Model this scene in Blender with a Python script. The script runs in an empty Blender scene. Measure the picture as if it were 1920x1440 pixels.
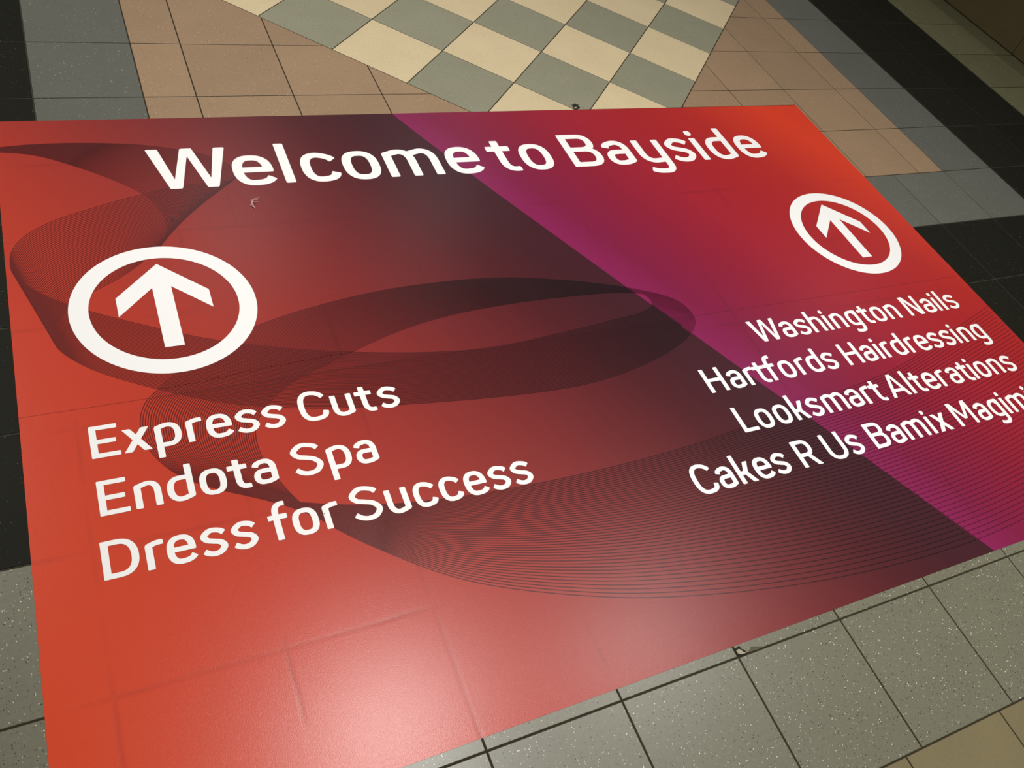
import bpy, bmesh, math, random
from mathutils import Matrix, Vector, Euler
from mathutils.geometry import delaunay_2d_cdt

C = bpy.context.scene.collection
SC = bpy.context.scene

# ---------------------------------------------------------------- camera
CAM_ROWS = ((0.89370766, -0.15551084, 0.42083607),
            (-0.38014509, -0.76065136, 0.52621215),
            (0.23827783, -0.63025859, -0.73891663))
cam_data = bpy.data.cameras.new('camera')
cam_data.sensor_fit = 'HORIZONTAL'
cam_data.sensor_width = 36.0
cam_data.lens = 1580.56 / 1920 * 36.0
cam_data.clip_start = 0.05
cam = bpy.data.objects.new('camera', cam_data)
C.objects.link(cam)
m = Matrix.Identity(4)
for r in range(3):
    m[r][0] = CAM_ROWS[r][0]
    m[r][1] = -CAM_ROWS[r][1]
    m[r][2] = -CAM_ROWS[r][2]
m.translation = (0, 0, 1.6125)
cam.matrix_world = m
SC.camera = cam

# ---------------------------------------------------------------- world, view, lights
SC.view_settings.view_transform = 'Standard'
SC.view_settings.look = 'None'
SC.view_settings.gamma = 1.0
SC.view_settings.use_curve_mapping = False
SC.view_settings.exposure = 0.0
world = bpy.data.worlds.new('world')
SC.world = world
world.use_nodes = True
wb = world.node_tree.nodes['Background']
wb.inputs[0].default_value = (1.0, 0.97, 0.91, 1)
wb.inputs[1].default_value = 0.13


def spot(name, x, y, z, power, size=120, blend=1.0, radius=0.09, col=(1.0, 0.975, 0.935), tx=None, ty=None):
    d = bpy.data.lights.new(name, 'SPOT')
    d.energy = power
    d.spot_size = math.radians(size)
    d.spot_blend = blend
    d.shadow_soft_size = radius
    d.color = col
    o = bpy.data.objects.new(name, d)
    o.location = (x, y, z)
    if tx is not None:
        v = Vector((tx - x, ty - y, -z))
        o.rotation_euler = v.to_track_quat('-Z', 'Y').to_euler()
    C.objects.link(o)
    return o


# a grid of ceiling downlights over the walkway, plus one added fill
spot('downlight_and_fill', 1.02, 1.20, 3.2, 240)
spot('downlight_and_fill', 2.62, 1.17, 3.2, 115)
spot('downlight_and_fill', 2.40, -1.40, 3.2, 230)  # added fill behind the camera, brightens the near right floor
spot('downlight_and_fill', 1.00, 5.18, 3.2, 70)
spot('downlight_and_fill', 2.60, 5.17, 3.2, 55)
spot('downlight_and_fill', 5.44, 3.20, 3.2, 45)
# an added tilted fill, unseen on the left, brightening the sticker and the diamond
spot('added_fill_spot', -1.80, 3.60, 3.2, 350, 90, 1.0, 0.09, (1.0, 0.975, 0.935), 0.8, 2.9)


# ---------------------------------------------------------------- helpers
def lin(c):
    out = []
    for v in c[:3]:
        v = v / 255.0
        out.append(v / 12.92 if v <= 0.04045 else ((v + 0.055) / 1.055) ** 2.4)
    return (out[0], out[1], out[2], 1.0)


def sc(c, k):
    return (c[0] * k, c[1] * k, c[2] * k, 1.0)


def obj(name, bm, mats, parent=None):
    me = bpy.data.meshes.new(name)
    bm.to_mesh(me)
    bm.free()
    if not isinstance(mats, (list, tuple)):
        mats = [mats]
    for mm in mats:
        me.materials.append(mm)
    o = bpy.data.objects.new(name, me)
    C.objects.link(o)
    if parent:
        o.parent = parent
    return o


def new_mat(name):
    mt = bpy.data.materials.new(name)
    mt.use_nodes = True
    nt = mt.node_tree
    return mt, nt, nt.nodes['Principled BSDF']


def N(nt, t, **kw):
    n = nt.nodes.new(t)
    for k, v in kw.items():
        setattr(n, k, v)
    return n


def math_node(nt, op, a, b=None, c=None, clamp=False):
    n = N(nt, 'ShaderNodeMath', operation=op)
    n.use_clamp = clamp
    for i, v in enumerate((a, b, c)):
        if v is None:
            continue
        if isinstance(v, (int, float)):
            n.inputs[i].default_value = v
        else:
            nt.links.new(v, n.inputs[i])
    return n.outputs[0]


def mix_col(nt, fac, a, b, blend='MIX'):
    n = N(nt, 'ShaderNodeMix', data_type='RGBA', blend_type=blend)
    for sock, v in ((n.inputs['Factor'], fac), (n.inputs['A'], a), (n.inputs['B'], b)):
        pass
    def setv(idx, v):
        if isinstance(v, (int, float)):
            n.inputs[idx].default_value = v
        elif isinstance(v, tuple):
            n.inputs[idx].default_value = v
        else:
            nt.links.new(v, n.inputs[idx])
    setv(0, fac)
    setv(6, a)
    setv(7, b)
    return n.outputs[2]


# ---------------------------------------------------------------- floor materials
def tile_mat(name, rgb, k=1.0, dark=0.0, white=0.0, dark_rgb=(30, 28, 22), white_rgb=(225, 222, 205),
             mottled=0.10, rough=0.42, scale=230.0, tile_var=0.06, spec=0.28):
    mt, nt, b = new_mat(name)
    tc = N(nt, 'ShaderNodeTexCoord')
    base = sc(lin(rgb), k)
    # slow mottling of the terrazzo body
    no = N(nt, 'ShaderNodeTexNoise')
    no.inputs['Scale'].default_value = 120.0
    no.inputs['Detail'].default_value = 4.0
    nt.links.new(tc.outputs['Object'], no.inputs['Vector'])
    no2 = N(nt, 'ShaderNodeTexNoise')
    no2.inputs['Scale'].default_value = 7.0
    no2.inputs['Detail'].default_value = 3.0
    nt.links.new(tc.outputs['Object'], no2.inputs['Vector'])
    at = N(nt, 'ShaderNodeAttribute', attribute_name='tile_tone')
    f = math_node(nt, 'MULTIPLY_ADD', no.outputs[0], mottled * 2, 1.0 - mottled)
    f2 = math_node(nt, 'MULTIPLY_ADD', no2.outputs[0], 0.16, 0.92)
    f3 = math_node(nt, 'MULTIPLY_ADD', at.outputs['Fac'], tile_var * 2, 1.0 - tile_var)
    ff = math_node(nt, 'MULTIPLY', math_node(nt, 'MULTIPLY', f, f2), f3)
    vm = N(nt, 'ShaderNodeVectorMath', operation='SCALE')
    vm.inputs[0].default_value = base[:3]
    nt.links.new(ff, vm.inputs['Scale'])
    col = vm.outputs[0]
    for k_i, (amount, rgb2, scl) in enumerate(((dark, dark_rgb, scale), (white, white_rgb, scale * 1.15))):
        if amount <= 0:
            continue
        vo = N(nt, 'ShaderNodeTexVoronoi', feature='F1')
        vo.inputs['Scale'].default_value = scl
        vo.inputs['Randomness'].default_value = 1.0
        mp = N(nt, 'ShaderNodeMapping')
        mp.inputs['Location'].default_value = (k_i * 3.7, k_i * 1.3, 0)
        nt.links.new(tc.outputs['Object'], mp.inputs[0])
        nt.links.new(mp.outputs[0], vo.inputs['Vector'])
        sp = N(nt, 'ShaderNodeSeparateColor')
        nt.links.new(vo.outputs['Color'], sp.inputs[0])
        sel = math_node(nt, 'LESS_THAN', sp.outputs[0], amount)
        size = math_node(nt, 'MULTIPLY_ADD', sp.outputs[1], 0.24, 0.11)
        inside = math_node(nt, 'LESS_THAN', vo.outputs['Distance'], size)
        msk = math_node(nt, 'MULTIPLY', sel, inside)
        strength = math_node(nt, 'MULTIPLY', msk, math_node(nt, 'MULTIPLY_ADD', sp.outputs[2], 0.5, 0.45))
        col = mix_col(nt, strength, col, lin(rgb2))
    nt.links.new(col, b.inputs['Base Color'])
    b.inputs['Roughness'].default_value = rough
    b.inputs['Specular IOR Level'].default_value = spec
    return mt


M = {}
M['grey'] = tile_mat('terrazzo_grey', (108, 106, 88), 1.0, dark=0.40, white=0.16, mottled=0.16, tile_var=0.05, spec=0.6, rough=0.36)
M['pink'] = tile_mat('terrazzo_pink', (150, 124, 97), 1.0, dark=0.08, white=0.10, white_rgb=(215, 190, 165), dark_rgb=(95, 75, 60))
M['cream'] = tile_mat('terrazzo_cream', (204, 186, 149), 1.0, dark=0.06, white=0.06, dark_rgb=(150, 130, 95), tile_var=0.04)
M['green'] = tile_mat('terrazzo_green', (138, 136, 115), 1.0, dark=0.12, white=0.08, dark_rgb=(70, 72, 60), white_rgb=(185, 185, 165))
M['blue'] = tile_mat('terrazzo_blue', (95, 96, 88), 1.0, dark=0.06, white=0.12, white_rgb=(165, 172, 165), dark_rgb=(60, 66, 62))
M['black'] = tile_mat('terrazzo_black', (26, 26, 19), 1.0, white=0.05, white_rgb=(110, 108, 92), rough=0.5, tile_var=0.10, spec=0.10)
M['beige'] = tile_mat('terrazzo_beige', (115, 105, 76), 1.0, dark_rgb=(110, 95, 65), tile_var=0.03)
M['sandgrey'] = tile_mat('terrazzo_sand_grey', (104, 102, 75), 1.0, dark=0.08, white=0.08, dark_rgb=(90, 88, 70))


def plain(name, rgb, k=1.0, rough=0.6, noise=0.0, nscale=60.0, spec=0.3):
    mt, nt, b = new_mat(name)
    base = sc(lin(rgb), k)
    if noise > 0:
        tc = N(nt, 'ShaderNodeTexCoord')
        no = N(nt, 'ShaderNodeTexNoise')
        no.inputs['Scale'].default_value = nscale
        no.inputs['Detail'].default_value = 5.0
        nt.links.new(tc.outputs['Object'], no.inputs['Vector'])
        f = math_node(nt, 'MULTIPLY_ADD', no.outputs[0], noise * 2, 1.0 - noise)
        vm = N(nt, 'ShaderNodeVectorMath', operation='SCALE')
        vm.inputs[0].default_value = base[:3]
        nt.links.new(f, vm.inputs['Scale'])
        nt.links.new(vm.outputs[0], b.inputs['Base Color'])
    else:
        b.inputs['Base Color'].default_value = base
    b.inputs['Roughness'].default_value = rough
    b.inputs['Specular IOR Level'].default_value = spec
    return mt


M['grout'] = plain('dark_grout', (46, 39, 24), 1.0, 0.9, 0.25, 300)
M['grout_light'] = plain('grey_grout', (54, 53, 42), 1.0, 0.9, 0.25, 300)

# ---------------------------------------------------------------- the tiled floor
S = 1.075
PX = 0.281 * S
PY = 0.2795 * S
rnd = random.Random(7)


def clip_half(poly, a, b, c):
    """keep a*x + b*y + c >= 0"""
    out = []
    n = len(poly)
    for i in range(n):
        p, q = poly[i], poly[(i + 1) % n]
        dp = a * p[0] + b * p[1] + c
        dq = a * q[0] + b * q[1] + c
        if dp >= 0:
            out.append(p)
        if (dp >= 0) != (dq >= 0):
            t = dp / (dp - dq)
            out.append((p[0] + (q[0] - p[0]) * t, p[1] + (q[1] - p[1]) * t))
    return out


def area(poly):
    return 0.5 * sum(poly[i][0] * poly[(i + 1) % len(poly)][1] - poly[(i + 1) % len(poly)][0] * poly[i][1]
                     for i in range(len(poly)))


def inset(poly, g):
    """shrink a convex ccw polygon by g"""
    res = list(poly)
    n = len(poly)
    for i in range(n):
        p, q = poly[i], poly[(i + 1) % n]
        dx, dy = q[0] - p[0], q[1] - p[1]
        L = math.hypot(dx, dy)
        if L < 1e-6:
            continue
        nx, ny = -dy / L, dx / L
        res = clip_half(res, nx, ny, -(nx * p[0] + ny * p[1]) - g)
        if len(res) < 3:
            return []
    return res


FLOOR_SLOTS = ['grey', 'pink', 'cream', 'green', 'blue', 'black', 'beige', 'sandgrey', 'grout', 'grout_light']
fb = bmesh.new()
tone = fb.faces.layers.float.new('tile_tone')


def put_tile(poly, mat, gap=0.0019):
    if len(poly) < 3 or abs(area(poly)) < 2e-4:
        return
    if area(poly) < 0:
        poly = poly[::-1]
    pi = inset(poly, gap)
    clean = []
    for p in pi:
        if not clean or math.hypot(p[0] - clean[-1][0], p[1] - clean[-1][1]) > 1e-5:
            clean.append(p)
    if len(clean) > 1 and math.hypot(clean[0][0] - clean[-1][0], clean[0][1] - clean[-1][1]) < 1e-5:
        clean.pop()
    if len(clean) < 3:
        return
    idx = FLOOR_SLOTS.index(mat)
    t = rnd.random()
    top_poly = inset(clean, 0.0008)
    if len(top_poly) != len(clean):
        top_poly = clean
    top = [fb.verts.new((x, y, 0.0)) for x, y in top_poly]
    edge = [fb.verts.new((x, y, -0.0007)) for x, y in clean]
    bot = [fb.verts.new((x, y, -0.0045)) for x, y in clean]
    f = fb.faces.new(top)
    f.material_index = idx
    f[tone] = t
    n = len(top)
    for ring_a, ring_b in ((top, edge), (edge, bot)):
        for i in range(n):
            q = fb.faces.new((ring_a[i], ring_b[i], ring_b[(i + 1) % n], ring_a[(i + 1) % n]))
            q.material_index = idx
            q[tone] = t


def rect(x0, y0, x1, y1):
    return [(x0, y0), (x1, y0), (x1, y1), (x0, y1)]


def field(x0, y0, x1, y1, xoff, yrows, mat, clips=(), gap=0.0019):
    k = math.floor((x0 - xoff) / PX)
    xs = [x0]
    while xoff + (k + 1) * PX < x1 - 0.004:
        k += 1
        v = xoff + k * PX
        if v > x0 + 0.004:
            xs.append(v)
    xs.append(x1)
    ys = [y0] + [v for v in yrows if y0 + 0.004 < v < y1 - 0.004] + [y1]
    for i in range(len(xs) - 1):
        for j in range(len(ys) - 1):
            p = rect(xs[i], ys[j], xs[i + 1], ys[j + 1])
            for cl in clips:
                p = clip_half(p, *cl)
                if len(p) < 3:
                    break
            put_tile(p, mat, gap)


ROWS = [v * S for v in (0.021, 0.303, 0.583, 0.863, 1.155, 1.437, 1.716, 1.994, 2.271, 2.549, 2.828, 3.107, 3.386, 3.665,
                        3.944, 4.223, 4.502)]
lows = [ROWS[0] - PY * i for i in range(1, 9)]
XB0, XB1 = -0.078 * S, 0.199 * S            # blue column on the left
XP0, XP1 = 0.199 * S, 3.003 * S             # pink field
XR1 = 3.284 * S                             # right edge of the blue column
XK1 = 3.861 * S                             # right edge of the black border
XK0 = -0.64 * S
YT = 4.502 * S
YP, YB, YK = 1.716 * S, 1.437 * S, 0.863 * S
AX, AY = 1.5965 * S, 1.7435 * S             # tip of the chequered diamond
XPJ, XGJ = 0.3415 * S, 0.4795 * S           # joints of the pink field and of the offset rows
# pink, either side of the diamond
right_of_r = (1.0, -1.0, -(AX - AY))        # x - y >= AX - AY
left_of_l = (-1.0, -1.0, AX + AY)           # x + y <= AX + AY
field(XP0, YP, AX, YT, XPJ, ROWS, 'pink', [left_of_l])
field(AX, YP, XP1, YT, XPJ, ROWS, 'pink', [right_of_r])
# the diamond of cream and green tiles laid at 45 degrees
DP = 0.1963 * S
for i in range(0, 14):
    for j in range(0, 14):
        def cor(a, b):
            return (AX - a * DP + b * DP, AY + a * DP + b * DP)
        p = [cor(i, j), cor(i, j + 1), cor(i + 1, j + 1), cor(i + 1, j)]
        p = clip_half(p, 0, -1, YT)
        p = clip_half(p, 1, 0, -XP0)
        p = clip_half(p, -1, 0, XP1)
        if len(p) >= 3:
            put_tile(p, 'green' if (i + j) % 2 == 0 else 'cream', 0.0018)
# blue frame
field(XB0, YP, XB1, YT, XB0, ROWS, 'blue')
field(XP1, YP, XR1, YT, XP1, ROWS, 'blue')
field(XB0, YB, XR1, YP, XGJ, ROWS, 'blue')
# black frame
field(XK0, YB, XB0, YT, XB0, ROWS, 'black')
field(XR1, YB, XK1, YT, XR1 + 0.289 * S, ROWS, 'black')
field(XK0, YK, XK1, YB, XGJ, ROWS, 'black')
# grey speckled border and the paler tiles outside it
field(-3.0, YK, XK0, YT, XB0, ROWS, 'grey')
field(XK1, YK, 7.2, YT, XK1 + 0.289 * S, ROWS, 'sandgrey')
field(-3.0, ROWS[0], 7.2, YK, XGJ, ROWS, 'grey', gap=0.0021)
field(-3.0, -2.2, 7.2, ROWS[0], 1.672, lows, 'beige', gap=0.0018)
# grout bed; the black tiles sit in a paler grey grout
for (x0, y0, x1, y1, mat) in ((-3.0, -2.2, 7.2, YK, 'grout'), (-3.0, YK, XK0, YT, 'grout'), (XB0, YB, XR1, YT, 'grout'),
                              (XK0, YK, XK1, YB, 'grout_light'), (XK0, YB, XB0, YT, 'grout_light'),
                              (XR1, YB, XK1, YT, 'grout_light'), (XK1, YK, 7.2, YT, 'grout')):
    f = fb.faces.new([fb.verts.new((x, y, -0.0012)) for x, y in rect(x0, y0, x1, y1)])
    f.material_index = FLOOR_SLOTS.index(mat)
floor = obj('floor', fb, [M[k] for k in FLOOR_SLOTS])
floor['kind'] = 'structure'
floor['label'] = 'terrazzo tiled floor with a cream and green diamond'

# ---------------------------------------------------------------- low tiled wall on the right
M['wall'] = plain('brown_wall_panel', (88, 77, 50), 1.0, 0.45, 0.15, 18)
M['wall_cap'] = plain('stone_cap', (120, 116, 96), 1.0, 0.5, 0.1, 40)
WX = 4.636
wbm = bmesh.new()


def box(bm, x0, y0, z0, x1, y1, z1, mi=0, bev=0.0):
    vs = [bm.verts.new((x, y, z)) for z in (z0, z1) for x, y in ((x0, y0), (x1, y0), (x1, y1), (x0, y1))]
    fs = []
    for q in ((3, 2, 1, 0), (4, 5, 6, 7), (0, 1, 5, 4), (1, 2, 6, 5), (2, 3, 7, 6), (3, 0, 4, 7)):
        f = bm.faces.new([vs[i] for i in q])
        f.material_index = mi
        fs.append(f)
    if bev > 0:
        es = list({e for f in fs for e in f.edges})
        bmesh.ops.bevel(bm, geom=es, offset=bev, segments=2, affect='EDGES', profile=0.5)


WJ = 2.744
for i in range(-4, 4):
    y0 = WJ + 0.62 * i
    y1 = min(y0 + 0.62, YT)
    if y1 - y0 > 0.05:
        box(wbm, WX, y0 + 0.0012, 0.006, WX + 0.02, y1 - 0.0012, 0.40, 0, 0.0015)
box(wbm, WX + 0.012, WJ - 0.62 * 4 + 0.01, 0.0, WX + 0.40, YT - 0.01, 0.40, 1)
box(wbm, WX - 0.004, WJ - 0.62 * 4, 0.40, WX + 0.42, YT, 0.44, 2, 0.004)
wall = obj('wall_right', wbm, [M['wall'], M['grout'], M['wall_cap']])
wall['kind'] = 'structure'
wall['label'] = 'low brown panelled wall beside the floor'

# ---------------------------------------------------------------- the floor graphic
DCX, DCY = 1.292, 1.340                     # middle of the graphic
CORN = {'bl': (-0.197, 0.3505), 'br': (2.782, 0.3505), 'tr': (2.766, 2.3265), 'tl': (-0.190, 2.3300)}
SEAM = 1.2800
DIAG = [(0.9690, 2.3285), (1.0001, 2.2610), (1.0713, 2.1130), (1.1322, 1.9900), (1.1772, 1.9000), (1.3457, 1.5776),
        (1.4204, 1.4351), (1.4990, 1.2920), (1.5353, 1.2260), (1.6212, 1.0633), (1.6538, 0.9980), (1.7644, 0.7991),
        (1.9985, 0.3505)]
ND = Vector((-0.8870, -0.4617))
OD = Vector((0.970 - DCX, 2.328 - DCY))


def ramp(nt, fac, stops):
    r = N(nt, 'ShaderNodeValToRGB')
    r.color_ramp.interpolation = 'LINEAR'
    els = r.color_ramp.elements
    while len(els) > 1:
        els.remove(els[-1])
    els[0].position = stops[0][0]
    els[0].color = stops[0][1]
    for p, c in stops[1:]:
        e = els.new(p)
        e.color = c
    nt.links.new(fac, r.inputs[0])
    return r.outputs[0]


LEFT = [(0.0, (67, 23, 34)), (0.14, (69, 22, 32)), (0.31, (84, 22, 30)), (0.53, (114, 32, 36)), (0.80, (147, 44, 40)),
        (1.0, (172, 50, 38)), (1.37, (208, 60, 33)), (1.8, (233, 71, 24)), (2.0, (236, 73, 24))]
RIGHT = [(0.0, (142, 28, 86)), (0.12, (134, 22, 67)), (0.35, (148, 22, 53)), (0.60, (170, 28, 47)), (0.85, (179, 28, 35)),
         (1.05, (191, 36, 31)), (1.40, (234, 60, 23)), (2.0, (234, 61, 23))]
GAIN = 0.82                                 # print ink reflectance against the display colours above
X_JOINTS = XGJ - DCX
HAS_GROOVES = True


def film_mat(name, stops, sign, k=1.0, tint=(1, 1, 1), relief=1.0):
    mt, nt, b = new_mat(name)
    tc = N(nt, 'ShaderNodeTexCoord')
    sx = N(nt, 'ShaderNodeSeparateXYZ')
    nt.links.new(tc.outputs['Object'], sx.inputs[0])
    X, Y = sx.outputs[0], sx.outputs[1]
    dx = math_node(nt, 'MULTIPLY', math_node(nt, 'SUBTRACT', X, OD.x), ND.x * sign)
    dy = math_node(nt, 'MULTIPLY', math_node(nt, 'SUBTRACT', Y, OD.y), ND.y * sign)
    d = math_node(nt, 'ADD', dx, dy)
    fac = math_node(nt, 'MULTIPLY', d, 0.5, clamp=True)
    st = []
    for p, c in stops:
        l = lin(c)
        st.append((p * 0.5, (l[0] * GAIN * k * tint[0], l[1] * GAIN * k * tint[1], l[2] * GAIN * k * tint[2], 1)))
    col = ramp(nt, fac, st)

    # the tile joints telegraph through the thin film here and there
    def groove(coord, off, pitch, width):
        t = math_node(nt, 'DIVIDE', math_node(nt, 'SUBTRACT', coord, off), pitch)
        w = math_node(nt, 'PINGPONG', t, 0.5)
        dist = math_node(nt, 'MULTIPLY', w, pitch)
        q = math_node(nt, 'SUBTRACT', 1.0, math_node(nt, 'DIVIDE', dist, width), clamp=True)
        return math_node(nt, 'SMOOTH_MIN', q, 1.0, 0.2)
    wob = N(nt, 'ShaderNodeTexNoise')
    wob.inputs['Scale'].default_value = 14.0
    nt.links.new(tc.outputs['Object'], wob.inputs['Vector'])
    wv = math_node(nt, 'MULTIPLY_ADD', wob.outputs[0], 0.006, -0.003)
    Xw = math_node(nt, 'ADD', X, wv)
    Yw = math_node(nt, 'ADD', Y, wv)
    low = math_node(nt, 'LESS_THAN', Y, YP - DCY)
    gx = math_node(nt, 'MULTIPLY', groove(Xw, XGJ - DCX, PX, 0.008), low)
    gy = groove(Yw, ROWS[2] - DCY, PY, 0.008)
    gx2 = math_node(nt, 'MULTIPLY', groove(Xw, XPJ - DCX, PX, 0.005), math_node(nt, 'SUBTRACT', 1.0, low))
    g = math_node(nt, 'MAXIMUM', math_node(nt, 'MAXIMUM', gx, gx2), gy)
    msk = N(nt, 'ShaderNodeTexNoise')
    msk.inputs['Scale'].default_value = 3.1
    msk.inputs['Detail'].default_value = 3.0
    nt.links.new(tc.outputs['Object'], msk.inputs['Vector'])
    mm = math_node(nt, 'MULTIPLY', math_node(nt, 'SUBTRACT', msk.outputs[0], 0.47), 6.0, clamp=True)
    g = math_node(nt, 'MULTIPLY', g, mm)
    dirt = math_node(nt, 'MULTIPLY', g, 0.22)  # shade of the joint creases painted into the film colour, not dirt
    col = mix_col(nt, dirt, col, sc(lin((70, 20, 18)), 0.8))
    seam = math_node(nt, 'LESS_THAN', math_node(nt, 'ABSOLUTE', math_node(nt, 'SUBTRACT', Y, SEAM - DCY)), 0.0011)
    col = mix_col(nt, math_node(nt, 'MULTIPLY', seam, 0.35), col, sc(lin((60, 18, 18)), 0.8))
    nt.links.new(col, b.inputs['Base Color'])
    # matt laminate: fine grain that catches the lamps
    gr = N(nt, 'ShaderNodeTexNoise')
    gr.inputs['Scale'].default_value = 650.0
    gr.inputs['Detail'].default_value = 2.0
    nt.links.new(tc.outputs['Object'], gr.inputs['Vector'])
    h = math_node(nt, 'SUBTRACT', math_node(nt, 'MULTIPLY', gr.outputs[0], 0.00016), math_node(nt, 'MULTIPLY', g, 0.00011 * relief))
    bp = N(nt, 'ShaderNodeBump')
    bp.inputs['Strength'].default_value = 1.0
    bp.inputs['Distance'].default_value = 1.0
    nt.links.new(h, bp.inputs['Height'])
    nt.links.new(bp.outputs[0], b.inputs['Normal'])
    b.inputs['Roughness'].default_value = 0.5
    b.inputs['Specular IOR Level'].default_value = 0.10
    b.inputs['Coat Weight'].default_value = 0.75
    b.inputs['Coat Roughness'].default_value = 0.29
    nt.links.new(bp.outputs[0], b.inputs['Coat Normal'])
    return mt


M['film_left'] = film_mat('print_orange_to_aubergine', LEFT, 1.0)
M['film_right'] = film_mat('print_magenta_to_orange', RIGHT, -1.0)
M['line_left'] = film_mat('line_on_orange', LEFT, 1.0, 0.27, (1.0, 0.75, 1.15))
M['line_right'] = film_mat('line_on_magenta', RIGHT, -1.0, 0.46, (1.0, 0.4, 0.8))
M['white'] = plain('white_print', (252, 251, 249), 0.93, 0.45, 0.0, spec=0.4)
M['film_edge'] = plain('film_edge', (96, 30, 28), 1.0, 0.6)

decal = bpy.data.objects.new('floor_decal', None)
decal.empty_display_size = 0.3
decal.location = (DCX, DCY, 0)
C.objects.link(decal)
decal['label'] = 'large red, orange and magenta welcome floor sticker on the tiles'
decal['category'] = 'floor sticker'


def lerp2(a, b, t):
    return (a[0] + (b[0] - a[0]) * t, a[1] + (b[1] - a[1]) * t)


def left_x(y):
    t = (y - CORN['bl'][1]) / (CORN['tl'][1] - CORN['bl'][1])
    return lerp2(CORN['bl'], CORN['tl'], t)[0]


def right_x(y):
    t = (y - CORN['br'][1]) / (CORN['tr'][1] - CORN['br'][1])
    return lerp2(CORN['br'], CORN['tr'], t)[0]


def diag_x(y):
    for a, b in zip(DIAG, DIAG[1:]):
        if b[1] <= y <= a[1]:
            return a[0] + (b[0] - a[0]) * (a[1] - y) / (a[1] - b[1])
    return DIAG[0][0] if y > DIAG[0][1] else DIAG[-1][0]


def panel(name, ylo, yhi, ztop):
    bm = bmesh.new()
    ys = sorted({ylo, yhi} | {p[1] for p in DIAG if ylo < p[1] < yhi})
    cols = []
    for y in ys:
        top_edge = (y >= 2.3265)
        yl = yr = ym = y
        if y == yhi and yhi > 2.0:
            yl, ym, yr = CORN['tl'][1], DIAG[0][1], CORN['tr'][1]
        row = [(left_x(yl), yl), (diag_x(ym), ym), (right_x(yr), yr)]
        cols.append([bm.verts.new((x - DCX, yy - DCY, ztop)) for x, yy in row])
    for a, b in zip(cols, cols[1:]):
        f = bm.faces.new((a[0], a[1], b[1], b[0]))
        f.material_index = 0
        f = bm.faces.new((a[1], a[2], b[2], b[1]))
        f.material_index = 1
    # cut edge of the film all round
    loop = [cols[0][0], cols[0][1], cols[0][2]] + [c[2] for c in cols[1:-1]] + [cols[-1][2], cols[-1][1], cols[-1][0]] + \
           [c[0] for c in reversed(cols[1:-1])]
    down = [bm.verts.new((v.co.x, v.co.y, 0.00002)) for v in loop]
    n = len(loop)
    for i in range(n):
        f = bm.faces.new((loop[i], down[i], down[(i + 1) % n], loop[(i + 1) % n]))
        f.material_index = 2
    return obj(name, bm, [M['film_left'], M['film_right'], M['film_edge']], decal)


panel('film_panel', CORN['bl'][1], SEAM, 0.0005)
panel('film_panel', SEAM - 0.0, 2.3300, 0.0007)

# ---- the ribbon drawn in fine lines
RIB_A = [(-0.2288, 2.2068), (-0.1018, 2.2215), (0.0576, 2.2182), (0.2088, 2.1943), (0.3596, 2.1318), (0.4123, 2.0557), (0.3943, 2.0254), (0.3385, 2.0182), (0.2373, 2.0106), (0.1512, 1.9863), (0.0356, 1.9467), (-0.0765, 1.8994), (-0.1397, 1.8539), (-0.1730, 1.8050), (-0.1813, 1.7603), (-0.1761, 1.7148), (-0.1416, 1.6621), (-0.0754, 1.6013), (0.1169, 1.4854), (0.2523, 1.4206), (0.5193, 1.3354), (0.8783, 1.2772), (1.1284, 1.2907), (1.3147, 1.3103), (1.4247, 1.3242), (1.4723, 1.3474), (1.4720, 1.3813), (1.4338, 1.4101), (1.2787, 1.4186), (1.0862, 1.4231), (0.8512, 1.4099), (0.6884, 1.3789), (0.5454, 1.3304), (0.4546, 1.2947), (0.3746, 1.2595), (0.3143, 1.2147), (0.2707, 1.1535), (0.2641, 1.0798), (0.2847, 1.0068), (0.3161, 0.9359), (0.3645, 0.8648), (0.4546, 0.7767), (0.6040, 0.6632), (0.8412, 0.5570), (1.0681, 0.4892), (1.4707, 0.4189), (1.9684, 0.3929), (2.5342, 0.4353)]
RIB_B = [(-0.2291, 2.1999), (-0.1051, 2.1754), (-0.0062, 2.1193), (0.1037, 2.0340), (0.1620, 1.9672), (0.1885, 1.8913), (0.1862, 1.8333), (0.1664, 1.7812), (0.1075, 1.7183), (0.0453, 1.6672), (-0.0186, 1.6284), (-0.0630, 1.5886), (-0.0920, 1.5549), (-0.1060, 1.5197), (-0.1099, 1.4868), (-0.0996, 1.4552), (-0.0539, 1.3994), (0.0199, 1.3431), (0.2166, 1.2355), (0.3754, 1.1855), (0.5471, 1.1534), (0.9226, 1.1115), (1.1232, 1.1064), (1.3090, 1.1326), (1.4604, 1.1788), (1.5429, 1.2232), (1.5822, 1.2711), (1.5705, 1.3405), (1.4473, 1.4172), (1.0767, 1.5206), (0.7856, 1.5339), (0.5688, 1.5124), (0.3430, 1.4584), (0.1845, 1.3848), (0.0900, 1.3065), (0.0530, 1.2674), (0.0357, 1.2137), (0.0424, 1.1465), (0.0861, 1.0684), (0.1717, 1.0030), (0.3139, 0.9365), (0.5132, 0.8810), (0.8482, 0.8505), (1.2881, 0.8548), (1.6848, 0.8969), (2.1666, 0.9582), (2.5348, 1.0591), (3.0608, 1.2078)]
LINES = 48
LW = 0.00215


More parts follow.
